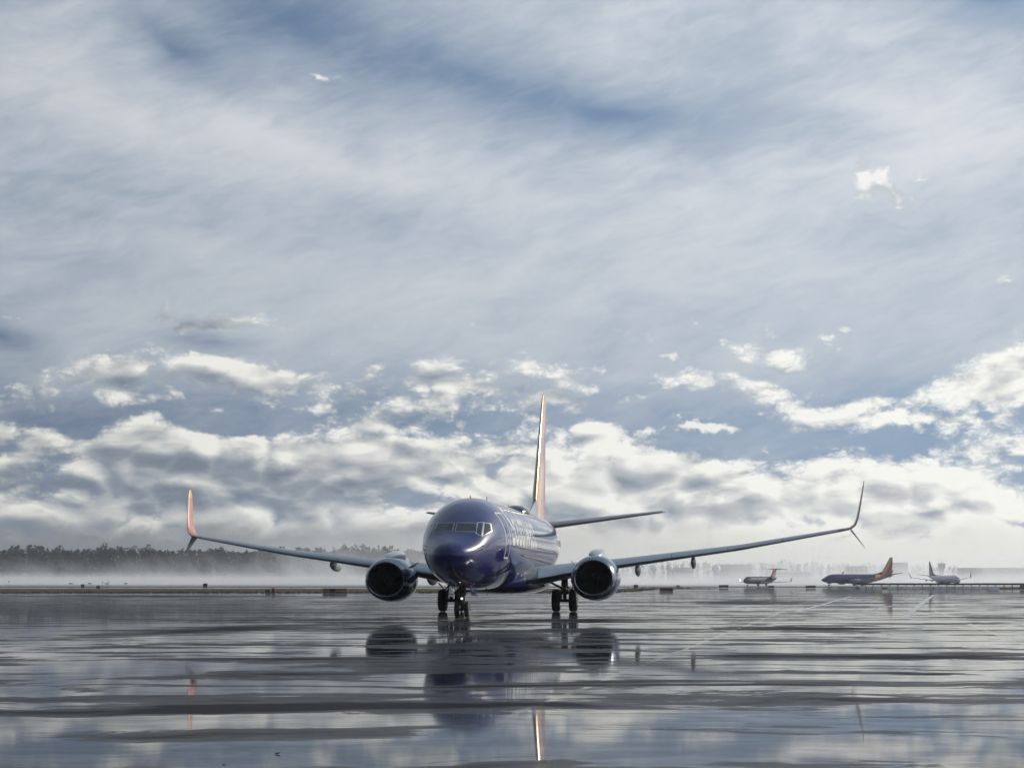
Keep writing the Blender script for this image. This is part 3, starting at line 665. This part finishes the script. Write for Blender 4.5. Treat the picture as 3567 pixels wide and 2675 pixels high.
M['yline'] = simple_noise_mat('worn_yellow_paint', (.20,.13,.03,1), (.42,.27,.05,1), 1.2, .30, .5, .1)
# grass infield between the apron and the runway, built as a gently uneven turf sheet
def turf(name, near, far, x0, x1, nx=160, ny=8, h=.10, seed=0, taper=None):
    V_, F_ = [], []
    for j in range(ny+1):
        for i in range(nx+1):
            x = x0+(x1-x0)*i/nx; n0 = near(x) if callable(near) else near; f0 = far(x) if callable(far) else far
            y = n0+(f0-n0)*j/ny
            e_ = math.sin(math.pi*j/ny)
            z = .012+e_*(h+.10*mnoise.noise(Vector((x*.06, y*.05, seed)))+.05*mnoise.noise(Vector((x*.5, y*.3, seed))))
            V_.append((x, y, max(z, .012)))
    for j in range(ny):
        for i in range(nx): k = j*(nx+1)+i; F_.append((k, k+1, k+nx+2, k+nx+1))
    return tag(mesh(name, V_, F_, M['grass']), kind='structure')
nearf = lambda x: 250 if x < 12 else 250+min((x-12)/20, 1)**1.2*150
turf('grass_strip', nearf, lambda x: 412 if x < 30 else 440, -260, 46, h=.06)
turf('grass_verge', 528, 640, -420, 420, h=.03, seed=4)
sheet('taxiway', [(-900,652),(900,652),(900,1500),(-900,1500)], .008, M['wetpave'], kind='structure')
# grass tufts along the near edge of the infield (nobody could count them)
g = MB(); rr = random.Random(3)
for _ in range(9000):
    x = rr.uniform(-110, 44); y = nearf(x)+rr.random()**2*70; h = rr.uniform(.04,.16); wd = rr.uniform(.05,.16); a = rr.uniform(0, 3.14)
    cx_, sx_ = math.cos(a)*wd, math.sin(a)*wd
    g.add([(x-cx_,y-sx_,.0),(x+cx_,y+sx_,.0),(x+rr.uniform(-.08,.08),y+rr.uniform(-.08,.08),.03+h)], [(0,1,2)])
tag(g.build('grass', M['grass'], smooth=False), kind='stuff')

def line(name, pts, wd, z, mat):
    V_, F_ = [], []
    for i, p in enumerate(pts):
        a = Vector(pts[max(i-1,0)]); b = Vector(pts[min(i+1,len(pts)-1)]); d = (b-a).normalized(); n_ = Vector((-d.y, d.x))*wd/2; p = Vector(p)
        V_ += [(p.x-n_.x, p.y-n_.y, z), (p.x+n_.x, p.y+n_.y, z)]
    for i in range(len(pts)-1): F_.append((2*i, 2*i+1, 2*i+3, 2*i+2))
    return tag(mesh(name, V_, F_, mat, smooth=False), kind='structure')
line('painted_line', [gpx(3252,2072), gpx(3206,2105), gpx(3151,2150)], .34, .004, M['line'])
line('painted_line', [gpx(2963,2077), gpx(2770,2132)], .26, .004, M['line'])
line('painted_line', [gpx(3120,2107), gpx(3010,2128)], .22, .004, M['line'])
# yellow taxi centreline curving in under the nose wheel
pts = [(2.6,112),(1.4,100),(.2,90),(-.9,82),(-2.0,75),(-2.9,70),(-4.0,65),(-5.4,60),(-7.4,55),(-10,51),(-14,47.5)]
line('centre_line', pts, .16, .004, M['yline'])

# ------------------------------------------------------------------ signs, lights and barriers along the taxiways
S = dict(black=pmat('sign_black', (.02,.02,.022,1), .5), yellow=pmat('sign_yellow', (.26,.14,.03,1), .5, var=.3), red=pmat('sign_red', (.16,.02,.02,1), .5, var=.2),
         brown=pmat('sign_back_grey', (.07,.06,.05,1), .6, var=.2), leg=pmat('sign_leg', (.1,.1,.1,1), .6), white=pmat('white_barrier', (.72,.73,.72,1), .5, var=.1), steel=pmat('galvanised_rail', (.05,.055,.06,1), .45, metal=.3, var=.3))
def sign(label, px, d, wd, h, panels, z0=.15, rz=0, group=None):
    A = empty('taxiway_sign', at(px, d), rz, label=label, cat='sign', group=group)
    x = -wd/2; n = len(panels)
    MB().box((0,0,z0+h/2), (wd+.08,.16,h+.08)).build('housing', S['leg'], A, smooth=False)
    for frac, mat in panels:
        w_ = wd*frac; MB().box((x+w_/2,-.09,z0+h/2), (w_-.03,.02,h-.02)).build('panel', S[mat], A, smooth=False); x += w_
    for lx in ([-wd*.4, wd*.4] if wd > 1 else [-wd*.3, wd*.3]): MB().box((lx,.0,z0/2), (.08,.08,z0)).build('leg', S['leg'], A, smooth=False)
    return A
sign('small dark square sign left of the left winglet, beyond the grass', 288, 470, .80, .75, [(1,'black')])
sign('low dark box sign at the near grass edge, left of the winglet', 342, 400, .72, .50, [(1,'brown')])
sign('dark square sign on the grass to the right of the left winglet', 715, 470, 1.05, .98, [(1,'black')])
sign('wide yellow taxiway sign with a black panel, left of the engine', 1166, 251, 3.2, .48, [(.28,'yellow'),(.25,'black'),(.47,'yellow')], z0=.1)
sign('brown box sign standing right of the right engine', 2215, 440, 1.0, .68, [(1,'brown')])
sign('long dark red sign lying low on the infield right of the right engine', 2321, 300, 2.1, .48, [(.5,'red'),(.5,'red')], z0=.05)
sign('dark sign between the long red sign and the regional jet', 2521, 470, 2.3, .55, [(1,'black')])
sign('short red and black sign in front of the tail of the regional jet', 2686, 440, 1.3, .45, [(.5,'red'),(.5,'black')])
sign('red sign in front of the nose of the distant blue airliner', 2824, 440, 2.3, .45, [(.5,'red'),(.5,'red')])
sign('small pale sign far behind the right wing, next to the brown box', 2362, 560, .9, .35, [(1,'brown')])
sign('tiny dark sign behind the belly of the large airliner', 1735, 400, .7, .36, [(1,'black')])
# round drum and grey cabinet at the grass edge
A = empty('marker_drum', at(953, 255), label='dark upright drum next to a grey cabinet on the grass edge', cat='drum')
MB().loft([[(r*math.cos(t), r*math.sin(t), z) for t in (2*math.pi*k/16 for k in range(16))] for z, r in ((.0,.2),(.1,.24),(.4,.26),(.62,.22),(.7,.12))]).build('body', S['red'], A)
A = empty('cabinet', at(934, 256), label='low grey equipment cabinet left of the dark drum', cat='cabinet')
MB().box((0,0,.22), (.75,.5,.42), bev=.04).build('case', S['leg'], A, smooth=False); MB().box((0,-.26,.22), (.6,.03,.3)).build('door', S['brown'], A, smooth=False)
# approach lights: low boxes on thin legs, out beyond the far verge
plab = ['first tilted approach light box from the left beyond the grass', 'approach light box just right of the small dark square sign', 'approach light box between two thin posts beyond the grass',
        'approach light box nearest to the left winglet']
for i, (px, d) in enumerate(((248,620),(313,620),(373,620),(438,620))):
    A = empty('approach_light', at(px, d), R(-25+8*i), label=plab[i], cat='light', group='approach light boxes beyond the grass')
    MB().box((0,0,1.02), (.85,1.1,.34), bev=.06).build('lamp_box', S['leg'], A, smooth=False)
    MB().box((0,-.57,1.02), (.7,.05,.2)).build('lens', S['brown'], A, smooth=False)
    for a in (-.3,.3): MB().tube([(a,0,0),(a,0,.86)], .035, 6).build('leg', S['leg'], A)
for px, d, h, lab in ((31,620,1.7,'thin marker post standing by itself at the far left'),(358,640,1.5,'thin post left of the third approach light box'),(379,650,1.6,'thin post right of the third approach light box')):
    A = empty('marker_post', at(px, d), label=lab, cat='post')
    MB().tube([(0,0,0),(0,0,h)], .05, 6).build('post', S['leg'], A); MB().box((0,0,h), (.32,.1,.4)).build('marker', S['leg'], A, smooth=False)
# low rail with white barrier blocks in front of it, under the distant airliners
RD = 400
A = empty('guard_rail', at(3270, RD), label='long low dark rail running under the two distant airliners', cat='rail')
x0, x1 = at(2985, RD).x-at(3270, RD).x, at(3640, RD).x-at(3270, RD).x
n = 23
MB().box(((x0+x1)/2, 0, 1.05), (x1-x0, .18, .42)).build('rail', S['steel'], A, smooth=False)
MB().box(((x0+x1)/2, .3, .14), (x1-x0, .3, .26)).build('base', S['steel'], A, smooth=False)
for k in range(n+1): MB().box((x0+(x1-x0)*k/n, .02, .55), (.16,.16,1.0)).build('post', S['steel'], A, smooth=False)
first = None; rr = random.Random(11)
pxs = [3005,3028,3047,3062,3100,3118,3135,3152,3170,3188,3206,3228,3242,3266,3288,3310,3332,3346,3362,3374,3388,3402,3414,3428,3438,3450,3462,3474]
for i, px in enumerate(pxs):
    if first is None:
        A = empty('barrier_block', (0,0,0)); first = A
        MB().add([(-.55,-.25,0),(.55,-.25,0),(.55,.25,0),(-.55,.25,0),(-.48,-.10,.58),(.48,-.10,.58),(.48,.10,.58),(-.48,.10,.58)], [(3,2,1,0),(4,5,6,7),(0,1,5,4),(1,2,6,5),(2,3,7,6),(3,0,4,7)]).build('block', S['white'], A, smooth=False)
        for a in (-.3,.3): MB().box((a,-.14,.30), (.20,.12,.06)).build('stripe', S['leg'], A, smooth=False)
        o = A
    else: o = copy_tree(first)
    o.location = at(px, RD-1.6-rr.random()*1.2); o.rotation_euler.z = rr.uniform(-.25,.25); o.scale = (rr.uniform(.7,1.15),)*2+(rr.uniform(.85,1.1),)
    tag(o, label='white barrier block in the row under the distant airliners', cat='barrier', group='white barrier blocks along the guard rail')
A = empty('container', at(3640, 364), label='long dark container at the right edge of the picture', cat='container')
MB().box((0,0,.62), (9,2.2,.96), bev=.05).build('body', S['black'], A, smooth=False)
for k in range(18): MB().box((-4.3+k*.5,-1.13,.62), (.16,.06,.86)).build('rib', S['black'], A, smooth=False)
for a in (-3.8,3.8): MB().box((a,0,.07), (.4,1.9,.14)).build('foot', S['leg'], A, smooth=False)
A = empty('jersey_barrier', at(3462, 335), label='cream barrier standing just left of the long dark container', cat='barrier')
MB().add([(-.9,-.3,0),(.9,-.3,0),(.9,.3,0),(-.9,.3,0),(-.9,-.12,.5),(.9,-.12,.5),(.9,.12,.5),(-.9,.12,.5)], [(3,2,1,0),(4,5,6,7),(0,1,5,4),(1,2,6,5),(2,3,7,6),(3,0,4,7)]).build('block', S['white'], A, smooth=False)

# ------------------------------------------------------------------ far buildings
Bm = dict(wall=pmat('far_wall', (.22,.23,.25,1), .7, var=.15), roof=pmat('far_roof', (.12,.13,.14,1), .6), glass=pmat('far_window', (.03,.04,.05,1), .45), dome=pmat('white_dome', (.75,.75,.74,1), .35))
def building(label, px, d, wd, dep, h, rows=2, cols=6, roof=.8, cat='building', name='building'):
    A = empty(name, at(px, d), label=label, cat=cat)
    MB().box((0,0,h/2), (wd,dep,h)).build('wall', Bm['wall'], A, smooth=False)
    MB().box((0,0,h+roof/2+.002), (wd+1,dep+1,roof), bev=.3).build('roof', Bm['roof'], A, smooth=False)
    wh = h/rows*.45; first = None
    for r in range(rows):
        for c in range(cols):
            x, z = -wd/2+wd*(c+.5)/cols, h*(r+.5)/rows
            if first is None: o = first = MB().box((0,0,0), (wd/cols*.6,.3,wh)).build('window', Bm['glass'], A, smooth=False)
            else: o = first.copy(); col.objects.link(o)
            o.parent = A; o.location = (x, -dep/2-.1, z)
    return A
building('square grey building in the haze right of the orange red tail', 3128, 2300, 19, 25, 25, 3, 4)
building('low wide hangar in the haze above the regional jet tail', 2745, 2300, 50, 40, 13, 1, 8)
building('small flat building in the haze left of the orange red tail', 2985, 2250, 22, 25, 20, 2, 4)
building('grey hangar in the haze behind the right flap fairings', 2370, 2200, 28, 30, 18, 2, 5)
building('long low building in the haze left of the regional jet', 2555, 2250, 40, 30, 22, 2, 8)
building('broad low terminal in the haze at the right edge', 3460, 2500, 90, 40, 20, 2, 14)
A = empty('control_tower', at(3280, 2100), label='control tower with a wide dark cab and mast in the haze', cat='tower')
MB().loft([[(r*math.cos(t), r*math.sin(t), z) for t in (2*math.pi*k/16 for k in range(16))] for z, r in ((0,3.2),(15,2.7),(18,4.0),(19,5.0))]).build('shaft', Bm['wall'], A)
MB().loft([[(r*math.cos(t), r*math.sin(t), z) for t in (2*math.pi*k/12 for k in range(12))] for z, r in ((19,3.9),(22,4.5))]).build('cab', Bm['glass'], A, smooth=False)
MB().loft([[(r*math.cos(t), r*math.sin(t), z) for t in (2*math.pi*k/12 for k in range(12))] for z, r in ((22,4.9),(22.8,4.9),(23.1,3.5))]).build('roof', Bm['roof'], A, smooth=False)
MB().tube([(0,0,23),(0,0,28)], .18, 6).build('mast', Bm['roof'], A)
for px, r, z, lab in ((2278,4.2,18,'left white dome in the haze behind the right wing'),(2331,4.2,18,'middle white dome in the haze right of the flap fairing'),(2495,5.2,17,'largest white dome in the haze left of the regional jet')):
    A = empty('dome', at(px, 2150), label=lab, cat='dome')
    rings = [[(r*math.sin(p)*math.cos(t), r*math.sin(p)*math.sin(t), z+r*math.cos(p)) for t in (2*math.pi*k/20 for k in range(20))] for p in (math.pi*(j+.02)/12.04 for j in range(13))]
    MB().loft(rings).build('shell', Bm['dome'], A); MB().loft([[(a*math.cos(t), a*math.sin(t), zz) for t in (2*math.pi*k/12 for k in range(12))] for zz, a in ((0,r*.7),(z-r*.7,r*.6))]).build('base', Bm['wall'], A)

# ------------------------------------------------------------------ trees
M['bark'] = pmat('bark', (.05,.045,.04,1), .9); M['leaf'] = simple_noise_mat('dark_winter_crown', (.022,.028,.030,1), (.048,.054,.052,1), .3, .9, .05)
def crown(mb, x, y, h, r, rr, n):
    for _ in range(n):
        t, u, v = rr.uniform(0, 6.28), rr.random()**.6, rr.uniform(-1, 1)
        k = math.sqrt(max(0, 1-v*v))*u*(1+.25*math.sin(3*t+x)); zc = h*.60
        px_, py_, pz_ = x+r*k*math.cos(t), y+r*k*math.sin(t), zc+h*.40*v*(.8+.2*u)
        s_ = rr.uniform(.25, .85); a = Vector((rr.gauss(0,1), rr.gauss(0,1), rr.gauss(0,1))).normalized(); b = a.orthogonal().normalized()*s_; c_ = a.cross(b)*rr.uniform(.5,1)
        p = Vector((px_, py_, pz_)); mb.add([p-b-c_, p+b-c_*.6, p+b*.7+c_, p-b*.5+c_*1.2], [(0,1,2,3)])
def trunk(mb, x, y, h, rr):
    mb.tube([(x,y,0),(x+.2,y,h*.4),(x+rr.uniform(-.6,.6),y,h*.85)], [.4,.28,.08], 5, caps=False)
    for k in range(4):
        t = rr.uniform(0,6.28); z = h*rr.uniform(.35,.6); l = h*.3
        mb.tube([(x,y,z),(x+l*.6*math.cos(t),y+l*.6*math.sin(t),z+l)], [.16,.04], 4, caps=False)
def forest(d, pxa, pxb, hts, step, rows, n, seed, name='forest'):
    rr = random.Random(seed); cr, tr = MB(), MB()
    xa, xb = at(pxa, d).x, at(pxb, d).x; x = xa
    while x < xb:
        for r in range(rows):
            xx, yy = x+rr.uniform(-step/2, step/2), d+r*7+rr.uniform(-3,3)
            px = CX+xx*FPX/yy
            h = interp(hts, px, 1)*yy/FPX*(1+.10*mnoise.noise(Vector((xx*.05, r*3, seed)))*1.6)*rr.uniform(.90,1.02)*(1 if r else .94)
            crown(cr, xx, yy, h, rr.uniform(3.2,5.2), rr, n)
            if r == 0: trunk(tr, xx, yy, h, rr)
        x += step
    tag(cr.build(name, M['leaf'], smooth=False), kind='stuff'); tag(tr.build('tree_trunks', M['bark'], smooth=False), kind='stuff')
HT = [(-800,128),(0,128),(150,132),(250,122),(420,132),(700,122),(900,124),(1200,130),(1500,124),(1800,90),(2000,70)]
forest(1300, -1000, 1900, HT, 4.2, 4, 210, 5)
HT2 = [(1800,70),(2150,66),(2300,76),(2500,72),(2700,78),(2900,70),(3200,66),(3450,50),(3700,40),(4600,50)]
forest(2600, 1500, 4700, HT2, 7.5, 3, 80, 9)
rr = random.Random(21)
labs = ['tree crown poking above the forest at the far left', 'tall round tree rising above the forest right of the far left', 'highest tree of the forest, left of the left winglet', 'narrow tree on the skyline just left of the left winglet',
        'tree on the skyline above the left wing, near the engine', 'tree on the skyline above the left wing, beside the fuselage']
for (px, h), lab in zip(((130,136),(207,140),(362,147),(515,140),(1200,138),(1340,132)), labs):
    p = at(px, 1290); A = empty('tree', p, label=lab, cat='tree'); c_, t_ = MB(), MB(); hh = h*1290/FPX
    crown(c_, 0, 0, hh, 4.4, rr, 260); trunk(t_, 0, 0, hh, rr)
    c_.build('crown', M['leaf'], A, smooth=False); t_.build('trunk', M['bark'], A, smooth=False)

# ------------------------------------------------------------------ terminal behind the photographer (seen mirrored in the nose paint)
A = empty('terminal_building', (0, -46, 0), label='long dark glass terminal building behind the camera', cat='building')
MB().box((0,-9,7.5), (190,18,15)).build('wall', pmat('terminal_wall', (.07,.075,.085,1), .4, var=.15), A, smooth=False)
MB().box((0,-9,15.4), (194,22,.8), bev=.3).build('roof', Bm['roof'], A, smooth=False)
first = None
for r in range(3):
    for c in range(24):
        if first is None: o = first = MB().box((0,0,0), (7.2,.3,3.4)).build('window', Bm['glass'], A, smooth=False)
        else: o = first.copy(); col.objects.link(o)
        o.parent = A; o.location = (-90+c*7.82, .05, 2.8+r*4.7)

# ------------------------------------------------------------------ air: even haze over everything, and steam rising off the wet runway
def volume_box(name, c, d, mat):
    return tag(MB().box(c, d).build(name, mat, smooth=False), kind='stuff')
hm = bpy.data.materials.new('haze_air'); hm.use_nodes = True; N = NT(hm.node_tree)
pv = N.n('ShaderNodeVolumePrincipled', {'Color': (.86,.92,1,1), 'Density': HAZE, 'Anisotropy': .35})
N.n('ShaderNodeOutputMaterial', {1: pv.outputs[0]})
volume_box('haze', (0, 2400, 23), (6200, 5700, 48), hm)
mm = bpy.data.materials.new('steam_air'); mm.use_nodes = True; N = NT(mm.node_tree)
P = N.n('ShaderNodeNewGeometry').outputs['Position']; sp = N.n('ShaderNodeSeparateXYZ', {0: P})
X_, Y_, Z_ = sp.outputs
lean = N.comb(N.m('MULTIPLY_ADD', Z_, .5, X_), Y_, N.m('MULTIPLY', Z_, .8))
pl = N.noise(lean, .020, 4, .58, .5)                        # which parts of the runway steam
pf = N.noise(lean, .075, 4, .60, .4)
topz = N.m('MULTIPLY_ADD', N.ramp(N.m('MULTIPLY_ADD', pf, .55, N.m('MULTIPLY', pl, .65)), .53, .67), N.ramp(X_, -240, -70, 17.0, 36.0), 1.0)   # local height of the plumes
fill = N.m('SUBTRACT', 1.0, N.m('DIVIDE', Z_, topz), clamp=True)
low = N.m('POWER', N.m('SUBTRACT', 1.0, N.m('DIVIDE', Z_, 9.0), clamp=True), 2.0)
den = N.m('MULTIPLY_ADD', fill, .0105, N.m('MULTIPLY', low, .018))
pv = N.n('ShaderNodeVolumePrincipled', {'Color': (.98,.985,1,1), 'Density': den, 'Anisotropy': .5})
N.n('ShaderNodeOutputMaterial', {1: pv.outputs[0]}); mm.cycles.volume_step_rate = .25
volume_box('steam', (0, 1160, 19.6), (1100, 200, 39), mm)

# ------------------------------------------------------------------ bits of debris on the wet apron in the foreground
dl = [(967,2626,.045,'bent dark twig lying on the wet apron in the left foreground'),(780,2662,.025,'tiny dark leaf at the bottom edge left of the fuselage reflection'),
      ]
for px, py, sz, lab in dl:
    x, y = gpx(px, py); A = empty('debris', (x, y, .002), label=lab, cat='debris'); rr = random.Random(px)
    MB().tube([(-sz*.6,0,sz*.1),(-sz*.1,sz*.1,sz*.12),(sz*.2,0,sz*.2),(sz*.6,0,sz*.35)], [sz*.05,sz*.14,sz*.12,sz*.03], 6).build('stalk', M['bark'], A)
    MB().add([(-sz*.5,-.2*sz,.003),(sz*.1,-.35*sz,.004),(sz*.4,0,sz*.25),(0,.3*sz,sz*.16),(-sz*.4,.2*sz,sz*.05),(0,0,sz*.2)], [(0,1,5),(1,2,5),(2,3,5),(3,4,5),(4,0,5)]).build('leaf', M['bark'], A, smooth=False)
